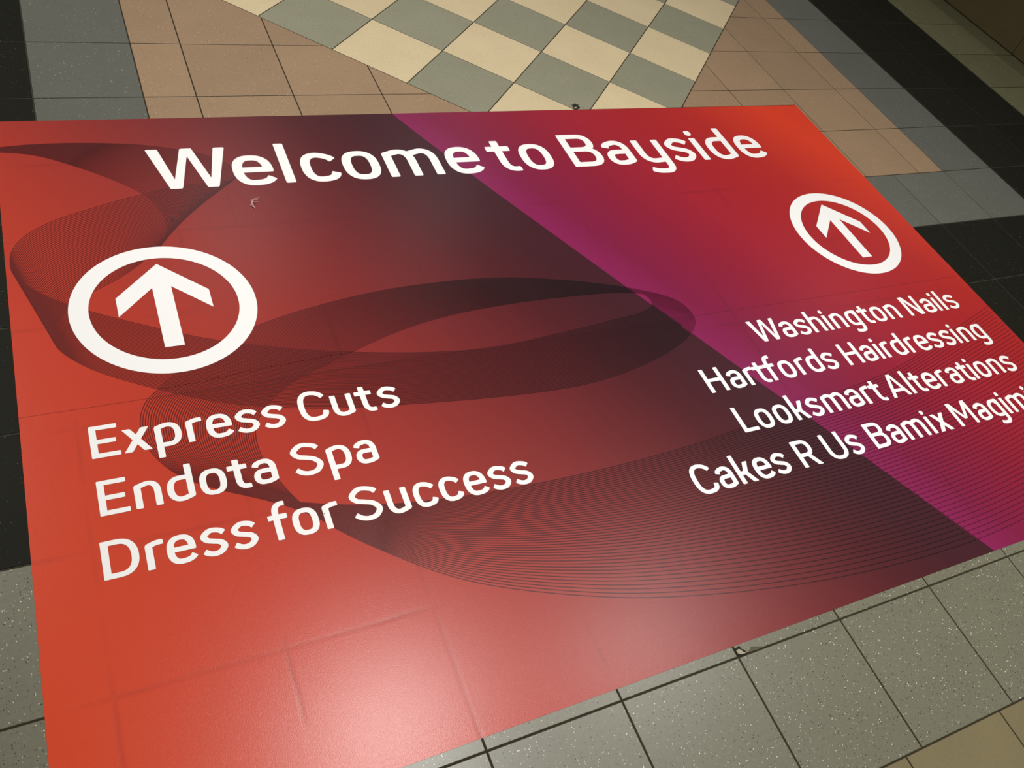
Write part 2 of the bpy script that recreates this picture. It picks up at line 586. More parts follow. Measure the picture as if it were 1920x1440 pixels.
def catmull(pts, step=0.012):
    out = []
    n = len(pts)
    P = [Vector(p) for p in pts]
    for i in range(n - 1):
        p0 = P[i - 1] if i > 0 else P[0] * 2 - P[1]
        p1, p2 = P[i], P[i + 1]
        p3 = P[i + 2] if i + 2 < n else P[-1] * 2 - P[-2]
        def tj(t, a, b):
            return t + max((b - a).length, 1e-5) ** 0.5
        t0 = 0.0
        t1 = tj(t0, p0, p1)
        t2 = tj(t1, p1, p2)
        t3 = tj(t2, p2, p3)
        k = max(3, min(26, int((p2 - p1).length / step) + 1))
        for s in range(k):
            t = t1 + (t2 - t1) * s / k
            a1 = p0 * ((t1 - t) / (t1 - t0)) + p1 * ((t - t0) / (t1 - t0))
            a2 = p1 * ((t2 - t) / (t2 - t1)) + p2 * ((t - t1) / (t2 - t1))
            a3 = p2 * ((t3 - t) / (t3 - t2)) + p3 * ((t - t2) / (t3 - t2))
            b1 = a1 * ((t2 - t) / (t2 - t0)) + a2 * ((t - t0) / (t2 - t0))
            b2 = a2 * ((t3 - t) / (t3 - t1)) + a3 * ((t - t1) / (t3 - t1))
            out.append(b1 * ((t2 - t) / (t2 - t1)) + b2 * ((t - t1) / (t2 - t1)))
    out.append(P[-1])
    return out


rb = bmesh.new()
ZR = 0.0009
for li in range(LINES):
    s = li / (LINES - 1)
    ctrl = [lerp2(a, b, s) for a, b in zip(RIB_A, RIB_B)]
    pts = catmull(ctrl)
    runs, cur = [], []
    for p in pts:
        if left_x(p.y) + 0.0005 < p.x < right_x(p.y) - 0.0005 and CORN['bl'][1] + 0.001 < p.y < 2.3255:
            cur.append(p)
        else:
            if len(cur) > 1:
                runs.append(cur)
            cur = []
    if len(cur) > 1:
        runs.append(cur)
    for run in runs:
        prev = None
        for i, p in enumerate(run):
            a = run[max(i - 1, 0)]
            b = run[min(i + 1, len(run) - 1)]
            t = (b - a)
            if t.length < 1e-7:
                continue
            t.normalize()
            n = Vector((-t.y, t.x)) * (LW / 2)
            z = ZR + li * 2e-7
            cur = (rb.verts.new((p.x + n.x - DCX, p.y + n.y - DCY, z)), rb.verts.new((p.x - n.x - DCX, p.y - n.y - DCY, z)), p)
            if prev:
                f = rb.faces.new((prev[1], cur[1], cur[0], prev[0]))
                mid = (p + prev[2]) / 2
                f.material_index = 0 if mid.x < diag_x(mid.y) else 1
            prev = cur
ribbon = obj('ribbon_artwork', rb, [M['line_left'], M['line_right']], decal)
ribbon['label'] = 'ribbon of fine dark printed lines'

# ---------------------------------------------------------------- lettering (drawn stroke by stroke)
V, H = 0.162, 0.134
HV, HH = V / 2, H / 2
XH = 0.735


def arc(cx, cy, rx, ry, a0, a1, n=9, p=2.35):
    out = []
    for i in range(n + 1):
        a = math.radians(a0 + (a1 - a0) * i / n)
        c, s = math.cos(a), math.sin(a)
        out.append((cx + rx * math.copysign(abs(c) ** (2 / p), c), cy + ry * math.copysign(abs(s) ** (2 / p), s)))
    return out


def cm(pts, k=7):
    out = []
    P = [Vector(p) for p in pts]
    n = len(P)
    for i in range(n - 1):
        p0 = P[i - 1] if i else P[0] * 2 - P[1]
        p1, p2 = P[i], P[i + 1]
        p3 = P[i + 2] if i + 2 < n else P[-1] * 2 - P[-2]
        for s in range(k):
            t = s / k
            out.append(tuple(0.5 * ((2 * p1) + (p2 - p0) * t + (2 * p0 - 5 * p1 + 4 * p2 - p3) * t * t +
                                    (3 * p1 - p0 - 3 * p2 + p3) * t ** 3)))
    out.append(tuple(P[-1]))
    return out


def half_width(nx, ny):
    return math.sqrt((HV * nx) ** 2 + (HH * ny) ** 2)


def stroke(pts, closed=False, r=0.028):
    """a stroke of the pen as a list of polygons (quads)"""
    P = [Vector(p) for p in pts]
    Q = [P[0]]
    for p in P[1:]:
        if (p - Q[-1]).length > 1e-4:
            Q.append(p)
    P = Q
    if closed and (P[0] - P[-1]).length < 1e-3:
        P.pop()
    n = len(P)
    secs = []
    for i in range(n):
        if closed:
            a, b = P[i - 1], P[(i + 1) % n]
        else:
            a, b = P[max(i - 1, 0)], P[min(i + 1, n - 1)]
        t = (b - a).normalized()
        nn = Vector((-t.y, t.x))
        h = half_width(nn.x, nn.y)
        secs.append([P[i], nn, h])
    if not closed:
        # round the two corners of each end
        def cap(end):
            p, nn, h = secs[end]
            q = secs[1][0] if end == 0 else secs[-2][0]
            tdir = (p - q).normalized()
            L = (p - q).length
            rr = min(r, L * 0.8)
            res = []
            for k in range(5):
                a = math.pi / 2 * k / 4
                off = -rr + rr * math.sin(a)
                res.append([p + tdir * off, nn, h - rr + rr * math.cos(a)])
            return res
        s0 = cap(0)[::-1]
        s1 = cap(-1)
        secs = s0 + secs[1:-1] + s1
    polys = []
    m = len(secs)
    for i in range(m if closed else m - 1):
        a, b = secs[i], secs[(i + 1) % m]
        q = [tuple(a[0] + a[1] * a[2]), tuple(a[0] - a[1] * a[2]), tuple(b[0] - b[1] * b[2]), tuple(b[0] + b[1] * b[2])]
        polys.append([q[0], q[1], q[2]])
        polys.append([q[0], q[2], q[3]])
    return polys


def rounded(poly, r=0.028, only=None):
    """polygon with its convex corners rounded"""
    out = []
    n = len(poly)
    A = area(poly)
    if A < 0:
        poly = poly[::-1]
    for i in range(n):
        p0, p1, p2 = Vector(poly[i - 1]), Vector(poly[i]), Vector(poly[(i + 1) % n])
        d0, d1 = (p0 - p1), (p2 - p1)
        rr = min(r, d0.length * 0.4, d1.length * 0.4)
        a, b = p1 + d0.normalized() * rr, p1 + d1.normalized() * rr
        for k in range(5):
            t = k / 4
            out.append(tuple(a * (1 - t) ** 2 + p1 * 2 * t * (1 - t) + b * t * t))
    return [out]


def slab(xb0, xb1, xt0, xt1, yb, yt, r=0.028):
    return rounded([(xb0, yb), (xb1, yb), (xt1, yt), (xt0, yt)], r)


def bar(x0, x1, yc, h=None, r=0.028):
    h = HH if h is None else h
    return rounded([(x0, yc - h), (x1, yc - h), (x1, yc + h), (x0, yc + h)], r)


def stem(x, y0, y1, r=0.028):
    return rounded([(x - HV, y0), (x + HV, y0), (x + HV, y1), (x - HV, y1)], r)


OV = 0.022                                   # overshoot of the round letters
BOT = -OV + HH
TOPX = XH + OV - HH
TOPC = 1 + OV - HH


def arch(x0, x1, yend, top=None):
    """shoulder from the left stem over to a right stem at x1"""
    top = TOPX if top is None else top
    w = x1 - x0
    pts = [(x0 - HV + 0.035, top - 0.080), (x0 + 0.05, top - 0.048), (x0 + 0.14, top - 0.018), (x0 + w * 0.50, top)]
    pts = cm(pts, 4)
    pts += arc(x1 - w * 0.48, top - 0.27, w * 0.48, 0.27, 90, 0)[1:]
    pts.append((x1, yend))
    return stroke(pts)


def rot(polys, w, h):
    return [[(w - x, h - y) for x, y in p] for p in polys]


def g_n():
    w = 0.613
    return w, stem(HV, 0, 0.60) + rounded([(0, 0.5), (V, 0.5), (V, 0.66), (0.03, 0.675), (0, 0.64)], 0.02) + arch(HV, w - HV, 0)


def g_u():
    w, p = g_n()
    return w, rot(p, w, XH)


def g_h():
    w = 0.63
    return w, stem(HV, 0, 1.045) + arch(HV, w - HV, 0)


def g_m():
    w = 1.01
    c = 0.505
    return w, (stem(HV, 0, 0.60) + rounded([(0, 0.5), (V, 0.5), (V, 0.66), (0.03, 0.675), (0, 0.64)], 0.02) +
               arch(HV, c, 0) + arch(c + 0.0, w - HV, 0) + stem(c, 0, 0.45))


def g_r():
    w = 0.41
    pts = cm([(0.035, TOPX - 0.080), (HV + 0.05, TOPX - 0.045), (0.25, TOPX - 0.008), (w, TOPX)], 4)
    return w, stem(HV, 0, 0.60) + rounded([(0, 0.5), (V, 0.5), (V, 0.66), (0.03, 0.675), (0, 0.64)], 0.02) + stroke(pts)


def bowl_right(w, top, bot):
    """bowl that hangs on a stem at the left"""
    cy = (top + bot) / 2
    ry = (top - bot) / 2
    x1 = w - HV
    rx = (x1 - HV) * 0.52
    pts = cm([(0.035, top - 0.080), (HV + 0.05, top - 0.048), (HV + 0.14, top - 0.018), (x1 - rx, top)], 4)
    pts += arc(x1 - rx, cy, rx, ry, 90, -90, 18)[1:]
    pts += [(HV, bot)]
    return stroke(pts)


def g_p():
    w = 0.64
    return w, stem(HV, -0.325, 0.60) + rounded([(0, 0.5), (V, 0.5), (V, 0.66), (0.03, 0.675), (0, 0.64)], 0.02) + bowl_right(w, TOPX, 0.0 + HH)


def g_d():
    w = 0.635
    p = bowl_right(w, TOPX, 0.0 + HH)
    p = rot(p, w, XH)
    p = [q for q in p]
    return w, p + stem(w - HV, 0.13, 1.045) + rounded([(w, 0.235), (w - V, 0.235), (w - V, 0.075), (w - 0.03, 0.06), (w, 0.095)], 0.02)


def g_g():
    w = 0.62
    cy = (TOPX + HH) / 2
    ry = (TOPX - HH) / 2
    rx = (w - V) * 0.52
    pts = [(w - HV, TOPX)] + arc(HV + rx, cy, rx, ry, 90, 270, 18) + [(w - HV, HH)]
    tail = [(w - HV, 0.62)] + [(w - HV, -0.02)] + arc(w - HV - 0.20, -0.06, 0.20, 0.205, 0, -90, 8) + cm([(w - HV - 0.20, -0.265), (0.20, -0.25), (0.085, -0.205)], 4)[1:]
    return w, stroke(pts) + stroke(tail) + rounded([(w - V - 0.05, 0.55), (w, 0.55), (w, XH - 0.03), (w - 0.06, XH + 0.015), (w - V - 0.05, XH + 0.018)], 0.03)


def g_y():
    w = 0.655
    wl, p = g_u()
    k = w / wl
    x1 = w - HV
    pts = [(HV, XH), (HV, 0.32)] + arc(HV + (x1 - HV) * 0.48, 0.33, (x1 - HV) * 0.48, 0.33 - HH - 0.0, 180, 270)[1:] + [(x1, 0.085)]
    tail = [(x1, XH), (x1, 0.0), (x1, -0.04)] + arc(x1 - 0.19, -0.06, 0.19, 0.205, 0, -90, 8)[1:] + cm([(x1 - 0.19, -0.265), (0.20, -0.25), (0.06, -0.19)], 4)[1:]
    return w, stroke(pts) + stroke(tail)


def g_o():
    w = 0.645
    return w, stroke(arc(w / 2, XH / 2, w / 2 - HV, XH / 2 + OV - HH, 0, 360, 40, 2.6), True)


def g_c():
    w = 0.625
    rx = w / 2 - HV + 0.005
    cx = HV + rx
    ry = XH / 2 + OV - HH
    a = arc(cx, XH / 2, rx, ry, 90, 270, 20, 2.6)
    up = cm([(w - 0.05, 0.545), (w - 0.115, 0.615), (w - 0.21, 0.665), a[0]], 4)
    dn = cm([a[-1], (w - 0.19, 0.064), (w - 0.105, 0.115), (w - 0.062, 0.215)], 4)
    return w, stroke(up[:-1] + a + dn[1:])


def g_e():
    w = 0.65
    rx = w / 2 - HV
    cx = w / 2
    ry = XH / 2 + OV - HH
    a = arc(cx, XH / 2, rx, ry, 2, 270, 30, 2.5)
    dn = cm([a[-1], (w - 0.20, 0.060), (w - 0.105, 0.105), (w - 0.048, 0.175)], 4)
    pts = [(w - HV, 0.335)] + a + dn[1:]
    return w, stroke(pts, r=0.02) + bar(HV, w - 0.005, 0.378, 0.066, 0.02)


def g_s():
    w = 0.595
    pts = cm([(w - 0.045, 0.575), (w - 0.13, 0.648), (w * 0.50, TOPX), (0.185, 0.655), (HV + 0.005, 0.545), (0.15, 0.438), (w * 0.46, 0.388),
              (w - 0.15, 0.325), (w - HV, 0.205), (w - 0.18, 0.078), (w * 0.46, BOT), (0.155, 0.072), (0.045, 0.145)], 6)
    return w, stroke(pts)


def g_S():
    w = 0.775
    pts = cm([(w - 0.055, 0.795), (w - 0.145, 0.885), (w * 0.50, TOPC), (0.22, 0.91), (HV, 0.755), (0.175, 0.61), (w * 0.46, 0.545),
              (w - 0.20, 0.455), (w - HV, 0.275), (w - 0.21, 0.092), (w * 0.46, BOT), (0.175, 0.095), (0.045, 0.205)], 6)
    return w, stroke(pts)


def g_a():
    w = 0.60
    x1 = w - HV
    top = cm([(0.075, 0.535), (0.105, 0.610), (0.19, 0.662), (0.31, TOPX)], 4)
    top += arc(x1 - 0.215, TOPX - 0.25, 0.215, 0.25, 90, 0, 9)[1:] + [(x1, 0.14)]
    low = [(x1, 0.395), (0.30, 0.395)] + arc(HV + 0.16, 0.225, 0.16, 0.17, 90, 270, 14, 2.2)[1:] + \
        cm([(HV + 0.17, 0.055), (w - 0.24, 0.060), (w - 0.12, 0.098), (w - 0.03, 0.150)], 4)
    return w, stroke(top) + stroke(low) + rounded([(w, 0.235), (w - V, 0.235), (w - V, 0.09), (w - 0.03, 0.075), (w, 0.105)], 0.02)


def g_t():
    w = 0.515
    x = 0.235
    pts = [(x, 0.89), (x, 0.30)] + arc(x + 0.19, 0.28, 0.19, 0.28 - BOT, 180, 270, 9)[1:] + [(w, BOT + 0.004)]
    return w, stroke(pts) + bar(0.0, 0.49, 0.650, 0.072)


def g_f():
    w = 0.49
    x = 0.204
    pts = [(x, 0), (x, 0.72)] + arc(x + 0.20, 0.74, 0.20, 0.285, 180, 90, 9)[1:] + [(w - 0.01, 1.022)]
    return w, stroke(pts) + bar(0.0, 0.475, 0.655, 0.072)


def g_i():
    return V, stem(HV, 0, XH) + [arc(HV, 0.905, 0.084, 0.088, 0, 360, 20, 2.3)[:-1]]


def g_l():
    return V, stem(HV, 0, 1.045)


def g_k():
    w = 0.60
    return w, (stem(HV, 0, 1.045) + bar(0.1, 0.32, 0.365, HH, 0.01) + slab(0.215, 0.395, 0.395, 0.575, 0.35, XH) +
               slab(0.415, 0.605, 0.215, 0.385, 0.0, 0.40))


def g_x():
    w = 0.665
    return w, slab(0.0, 0.195, w - 0.205, w - 0.01, 0, XH) + slab(w - 0.195, w, 0.01, 0.205, 0, XH)


def g_W():
    return 1.225, (slab(0.2425, 0.385, 0.0, 0.185, 0, 1) + slab(0.285, 0.4225, 0.525, 0.655, 0, 1) +
                   slab(0.2425, 0.4225, 0.30, 0.36, 0, 0.22, 0.02) +
                   slab(0.80, 0.94, 0.56, 0.705, 0, 1) + slab(0.84, 0.972, 1.048, 1.225, 0, 1) +
                   slab(0.794, 0.972, 0.86, 0.92, 0, 0.22, 0.02) + slab(0.58, 0.64, 0.525, 0.71, 0.78, 1, 0.02))


def g_N():
    w = 0.776
    return w, stem(HV - 0.003, 0, 1) + stem(w - HV + 0.003, 0, 1) + slab(w - 0.215, w - 0.03, 0.03, 0.215, 0, 1)


def g_M():
    w = 0.958
    c = w / 2
    return w, (stem(HV - 0.003, 0, 1) + stem(w - HV + 0.003, 0, 1) + slab(c - 0.075, c + 0.06, 0.02, 0.19, 0.27, 1) +
               slab(c - 0.06, c + 0.075, w - 0.19, w - 0.02, 0.27, 1))


def g_A():
    w = 0.916
    return w, (slab(0.0, 0.165, 0.365, 0.51, 0, 1) + slab(w - 0.165, w, w - 0.51, w - 0.365, 0, 1) + bar(0.16, w - 0.16, 0.285, HH, 0.01) +
               slab(0.345, 0.571, 0.365, 0.551, 0.88, 1, 0.03))


def g_H():
    w = 0.765
    return w, stem(HV, 0, 1) + stem(w - HV, 0, 1) + bar(0.1, w - 0.1, 0.51, HH, 0.01)


def g_L():
    return 0.613, stem(HV, 0, 1) + bar(0.0, 0.613, HH)


def g_E():
    return 0.669, stem(HV, 0, 1) + bar(0, 0.655, 1 - HH) + bar(0.05, 0.60, 0.495) + bar(0, 0.669, HH)


def half_bowl(xl, xr, top, bot, rx):
    cy, ry = (top + bot) / 2, (top - bot) / 2
    return stroke([(xl, top)] + arc(xr - rx, cy, rx, ry, 90, -90, 18, 2.35) + [(xl, bot)], r=0.005)


def corner_fill(y0, y1):
    return rounded([(0, y0), (0.25, y0), (0.25, y1), (0, y1)], 0.028)


def g_B():
    w = 0.745
    return w, (stem(HV, 0, 1) + half_bowl(HV, w - HV - 0.03, 1 - HH, 0.525, 0.235) + half_bowl(HV, w - HV, 0.525, HH, 0.25) +
               corner_fill(0, H) + corner_fill(1 - H, 1))


def g_R():
    w = 0.775
    return w, (stem(HV, 0, 1) + half_bowl(HV, 0.70 - HV, 1 - HH, 0.44, 0.25) + slab(w - 0.19, w, 0.335, 0.515, 0, 0.44) + corner_fill(1 - H, 1))


def g_D():
    w = 0.79
    return w, stem(HV, 0, 1) + half_bowl(HV, w - HV, 1 - HH, HH, 0.36) + corner_fill(0, H) + corner_fill(1 - H, 1)


def g_C():
    w = 0.78
    rx = w / 2 - HV + 0.01
    cx = HV + rx
    ry = 0.5 + OV - HH
    a = arc(cx, 0.5, rx, ry, 90, 270, 24, 2.6)
    up = cm([(w - 0.055, 0.765), (w - 0.125, 0.855), (w - 0.24, 0.925), a[0]], 4)
    dn = cm([a[-1], (w - 0.215, 0.068), (w - 0.105, 0.145), (w - 0.062, 0.285)], 4)
    return w, stroke(up[:-1] + a + dn[1:])


def g_U():
    w = 0.805
    rx = w / 2 - HV
    return w, stroke([(HV, 1)] + arc(w / 2, 0.36, rx, 0.36 - BOT, 180, 360, 20, 2.3) + [(w - HV, 1)])


GLYPH = {'n': g_n, 'u': g_u, 'h': g_h, 'm': g_m, 'r': g_r, 'p': g_p, 'd': g_d, 'g': g_g, 'y': g_y, 'o': g_o, 'c': g_c, 'e': g_e,
         's': g_s, 'S': g_S, 'a': g_a, 't': g_t, 'f': g_f, 'i': g_i, 'l': g_l, 'k': g_k, 'x': g_x, 'W': g_W, 'N': g_N, 'M': g_M,
         'A': g_A, 'H': g_H, 'L': g_L, 'E': g_E, 'B': g_B, 'R': g_R, 'D': g_D, 'C': g_C, 'U': g_U}
LSB = {c: 0.078 for c in GLYPH}
RSB = dict(LSB)
for c in 'odegcq':
    LSB[c] = 0.066
for c in 'op':
    RSB[c] = 0.066
for c, a, b in (('c', .066, .05), ('e', .066, .055), ('s', .05, .055), ('S', .05, .05), ('a', .05, .078), ('t', .02, .03), ('f', .02, .02),
                ('x', .03, .03), ('W', .02, .02), ('A', .02, .02), ('L', .078, .03), ('E', .078, .05), ('r', .078, .02), ('k', .078, .02),
                ('C', .06, .05), ('D', .078, .06), ('B', .078, .06), ('R', .078, .03), ('y', .078, .07)):
    LSB[c], RSB[c] = a, b
_cache = {}


def glyph(c):
    if c not in _cache:
        w, polys = GLYPH[c]()
        verts, faces = [], []
        for p in polys:
            q = []
            for v in p:
                v = (round(v[0], 5), round(v[1], 5))
                if not q or math.hypot(v[0] - q[-1][0], v[1] - q[-1][1]) > 2e-4:
                    q.append(v)
            if len(q) > 2 and math.hypot(q[0][0] - q[-1][0], q[0][1] - q[-1][1]) < 2e-4:
                q.pop()
            if len(q) < 3 or abs(area(q)) < 1e-7:
                continue
            if area(q) < 0:
                q = q[::-1]
            b = len(verts)
            verts += [Vector(v) for v in q]
            faces.append(list(range(b, b + len(q))))
        r = delaunay_2d_cdt(verts, [], faces, 0, 1e-5)
        _cache[c] = (w, [tuple(v) for v in r[0]], [tuple(f) for f, src in zip(r[2], r[5]) if src])
    return _cache[c]


ZL = 0.00105


def put_word(bm, word, x0, base, cap, anchors=()):
    """anchors: (letter index, measured x, 'L' or 'R')"""
    nat, x = [], 0.0
    for i, c in enumerate(word):
        if i:
            x += LSB[c]
        nat.append(x)
        x += glyph(c)[0] + RSB[c]
    nat = [v * cap for v in nat]
    pins = {0: x0}
    for i, xx, side in anchors:
        pins[i] = xx if side == 'L' else xx - glyph(word[i])[0] * cap
    keys = sorted(pins)
    pos = []
    for i in range(len(word)):
        lo = max(k for k in keys if k <= i)
        hi = [k for k in keys if k >= i]
        if i in pins:
            pos.append(pins[i])
        elif hi:
            hi = hi[0]
            o0, o1 = pins[lo] - nat[lo], pins[hi] - nat[hi]
            t = (i - lo) / (hi - lo)
            pos.append(nat[i] + o0 + (o1 - o0) * t)
        else:
            pos.append(nat[i] + pins[lo] - nat[lo])
    for c, px in zip(word, pos):
        w, vs, fs = glyph(c)
        bv = [bm.verts.new((px + v[0] * cap - DCX, base + v[1] * cap - DCY, ZL)) for v in vs]
        for f in fs:
            face = bm.faces.new([bv[i] for i in f])
            face.normal_update()
            if face.normal.z < 0:
                face.normal_flip()


CT, CS = 0.1788, 0.0845
TEXT = [
    ('large white heading at the top of the sticker', 2.0000, CT, [
        ('Welcome', 0.1788, [(1, 0.4015, 'L'), (2, 0.5420, 'L'), (3, 0.6010, 'L'), (5, 0.8655, 'L')]),
        ('to', 1.2300, [(1, 1.3425, 'L')]),
        ('Bayside', 1.5257, [(1, 1.6800, 'L'), (2, 1.8150, 'L'), (4, 2.0800, 'L'), (5, 2.2500, 'R')])]),
    ('first white line under the left arrow', 1.1418, CS, [
        ('Express', -0.0672, [(1, -0.0048, 'L'), (2, 0.0602, 'L'), (3, 0.1252, 'L'), (6, 0.3395, 'R')]),
        ('Cuts', 0.3745, [(1, 0.4513, 'L'), (2, 0.5110, 'L'), (3, 0.6160, 'R')])]),
    ('second white line under the left arrow', 0.9993, CS, [
        ('Endota', -0.0673, [(1, 0.0000, 'L'), (2, 0.1163, 'R'), (3, 0.1275, 'L'), (4, 0.1868, 'L'), (5, 0.2890, 'R')]),
        ('Spa', 0.3255, [(1, 0.4028, 'L'), (2, 0.5175, 'R')])]),
    ('third white line under the left arrow', 0.8565, CS, [
        ('Dress', -0.0764, [(1, 0.0018, 'L'), (2, 0.0402, 'L'), (4, 0.2155, 'R')]),
        ('for', 0.2425, [(1, 0.2900, 'L'), (2, 0.3565, 'L')]),
        ('Success', 0.4195, [(1, 0.4968, 'L'), (3, 0.6235, 'L'), (4, 0.6850, 'L'), (6, 0.8578, 'R')])]),
    ('first white line under the right arrow', 1.1418, CS, [
        ('Washington', 1.7464, [(1, 1.9065, 'R'), (3, 1.9750, 'L'), (4, 2.0402, 'L'), (5, 2.0680, 'L'), (9, 2.3120, 'L')]),
        ('Nails', 2.4048, [(1, 2.5360, 'R'), (2, 2.5459, 'L'), (3, 2.5745, 'L'), (4, 2.6510, 'R')])]),
    ('second white line under the right arrow', 0.9995, CS, [
        ('Hartfords', 1.4775, [(1, 1.6075, 'R'), (2, 1.6192, 'L'), (3, 1.6540, 'L'), (4, 1.6965, 'L'), (6, 1.8147, 'L'), (7, 1.9090, 'R'), (8, 1.9690, 'R')]),
        ('Hairdressing', 2.0071, [(1, 2.1345, 'R'), (2, 2.1467, 'L'), (3, 2.1733, 'L'), (4, 2.2690, 'R'), (5, 2.2811, 'L'), (9, 2.5065, 'L'), (10, 2.5358, 'L'), (11, 2.6510, 'R')])]),
    ('third white line under the right arrow', 0.8565, CS, [
        ('Looksmart', 1.4990, [(3, 1.6910, 'L'), (5, 1.8100, 'L'), (8, 2.0480, 'R')]),
        ('Alterations', 2.0702, [(1, 2.1560, 'L'), (4, 2.2934, 'L'), (5, 2.3900, 'R'), (7, 2.4458, 'L'), (9, 2.5378, 'L'), (10, 2.6510, 'R')])]),
    ('fourth white line under the right arrow', 0.7130, CS, [
        ('Cakes', 1.2600, [(1, 1.3845, 'R'), (2, 1.3960, 'L'), (4, 1.5675, 'R')]),
        ('R', 1.6079, []),
        ('Us', 1.7109, [(1, 1.8385, 'R')]),
        ('Bamix', 1.8796, [(1, 2.0035, 'R'), (2, 2.0146, 'L'), (3, 2.1150, 'L'), (4, 2.1975, 'R')]),
        ('Magimix', 2.2310, [(1, 2.3785, 'R'), (2, 2.4425, 'R'), (3, 2.4552, 'L'), (4, 2.4824, 'L')])]),
]
for label, base, cap, words in TEXT:
    tb = bmesh.new()
    for word, x0, anchors in words:
        put_word(tb, word, x0, base, cap, anchors)
    t = obj('lettering', tb, M['white'], decal)
    t['label'] = label

# ---------------------------------------------------------------- ringed arrows


def ring_arrow(cx, cy, label):
    bm = bmesh.new()
    n = 96
    ro, ri = 0.2150, 0.1718
    vo = [bm.verts.new((cx + ro * math.cos(2 * math.pi * i / n) - DCX, cy + ro * math.sin(2 * math.pi * i / n) - DCY, ZL)) for i in range(n)]
    vi = [bm.verts.new((cx + ri * math.cos(2 * math.pi * i / n) - DCX, cy + ri * math.sin(2 * math.pi * i / n) - DCY, ZL)) for i in range(n)]
    for i in range(n):
        bm.faces.new((vo[i], vo[(i + 1) % n], vi[(i + 1) % n], vi[i]))
    ring = obj('arrow_ring', bm, M['white'], decal)
    ring['label'] = label
    bm = bmesh.new()
    # left half, mirrored: tip, shoulder, lower shoulder, notch, foot
    pts = [(0, 0.1512), (-0.1085, 0.0430), (-0.1085, -0.0195), (-0.0222, 0.0668), (-0.0222, -0.1327)]
    full = pts + [(-x, y) for x, y in reversed(pts[1:])]
    verts = [Vector(p) for p in full]
    r = delaunay_2d_cdt(verts, [], [list(range(len(full)))], 1, 1e-6)
    bv = [bm.verts.new((cx + v[0] - DCX, cy + v[1] - DCY, ZL)) for v in r[0]]
    for f in r[2]:
        fc = bm.faces.new([bv[i] for i in f])
        fc.normal_update()
        if fc.normal.z < 0:
            fc.normal_flip()
    obj('arrow', bm, M['white'], ring)


ring_arrow(0.1415, 1.5577, 'white ring with an upward arrow, left')
ring_arrow(2.4360, 1.5580, 'white ring with an upward arrow, right')

# ---------------------------------------------------------------- small debris
M['scrap'] = plain('dark_scrap', (38, 33, 22), 1.0, 0.8, 0.3, 200)
M['scrap_core'] = plain('pale_core', (170, 160, 135), 1.0, 0.8)
M['lint'] = plain('pale_lint', (200, 165, 155), 1.0, 0.9)
M['shard'] = plain('terrazzo_shard', (160, 152, 128), 1.0, 0.6, 0.2, 250)
M['smear'] = plain('dirt_smear', (84, 78, 60), 1.0, 0.8, 0.45, 220)
M['hole'] = plain('broken_tile_bed', (40, 35, 24), 1.0, 0.95, 0.2, 200)

def flat_piece(name, pts, z0, z1, mat, parent=None, origin=(0, 0), jag=0.0):
    """an irregular little slab"""
    bm = bmesh.new()
    if area(pts) < 0:
        pts = pts[::-1]
    r = delaunay_2d_cdt([Vector(p) for p in pts], [], [list(range(len(pts)))], 0, 1e-7)
    top = [bm.verts.new((v[0] - origin[0], v[1] - origin[1], z1)) for v in r[0]]
    for f, src in zip(r[2], r[5]):
        if src:
            fc = bm.faces.new([top[i] for i in f])
            fc.normal_update()
            if fc.normal.z < 0:
                fc.normal_flip()
    bm.edges.ensure_lookup_table()
    rim = [e for e in bm.edges if len(e.link_faces) == 1]
    ext = bmesh.ops.extrude_edge_only(bm, edges=rim)
    for v in [g for g in ext['geom'] if isinstance(g, bmesh.types.BMVert)]:
        v.co.z = z0
    return obj(name, bm, mat, parent)


def thing(name, label, cat, loc):
    o = bpy.data.objects.new(name, None)
    o.empty_display_size = 0.03
    o.location = loc
    C.objects.link(o)
    o['label'] = label
    o['category'] = cat
    return o


def centre(pts):
    return (sum(p[0] for p in pts) / len(pts), sum(p[1] for p in pts) / len(pts))


# a broken spot on a green tile at the far edge of the sticker
pts = [(1.67586, 2.35740), (1.68773, 2.36025), (1.69667, 2.36681), (1.70126, 2.36732), (1.70319, 2.36089), (1.71239, 2.35958), (1.70654, 2.35443), (1.71008, 2.34691), (1.70927, 2.33995), (1.70324, 2.33444), (1.69270, 2.33056), (1.68644, 2.32803), (1.68170, 2.32860), (1.67947, 2.33139), (1.67352, 2.33535), (1.67894, 2.34507), (1.68621, 2.35267)]
core = [(1.68258, 2.34075), (1.69098, 2.34324), (1.69643, 2.34350), (1.69169, 2.33732), (1.68663, 2.33432), (1.68269, 2.33654)]
c0 = centre(pts)
t = thing('tile_chip', 'small dark broken chip in green tile at far edge of the sticker', 'tile chip', (c0[0], c0[1], 0))
flat_piece('crack_bed', pts, 0.0, 0.0004, M['scrap'], t, c0)
flat_piece('shard', core, 0.0003, 0.0016, M['scrap_core'], t, c0)
# the broken corner of a grey tile at the near edge
pts = [(1.11755, 0.34973), (1.12136, 0.34958), (1.12250, 0.34567), (1.12702, 0.34545), (1.13317, 0.34766), (1.13692, 0.34555), (1.13768, 0.33898), (1.14190, 0.33688), (1.14687, 0.32824), (1.14041, 0.32633), (1.12698, 0.32584), (1.11972, 0.32889), (1.11996, 0.33624)]
core = [(1.12256, 0.34014), (1.13083, 0.34135), (1.13482, 0.33751), (1.13706, 0.33248), (1.14410, 0.32832), (1.13005, 0.32902), (1.12299, 0.33240)]
c0 = centre(pts)
t = thing('tile_chip', 'pale broken corner of grey tile with dark crack at near edge of the sticker', 'tile chip', (c0[0], c0[1], 0))
flat_piece('crack_bed', pts, 0.0, 0.0003, M['hole'], t, c0)
flat_piece('shard', core, 0.0002, 0.0012, M['shard'], t, c0)
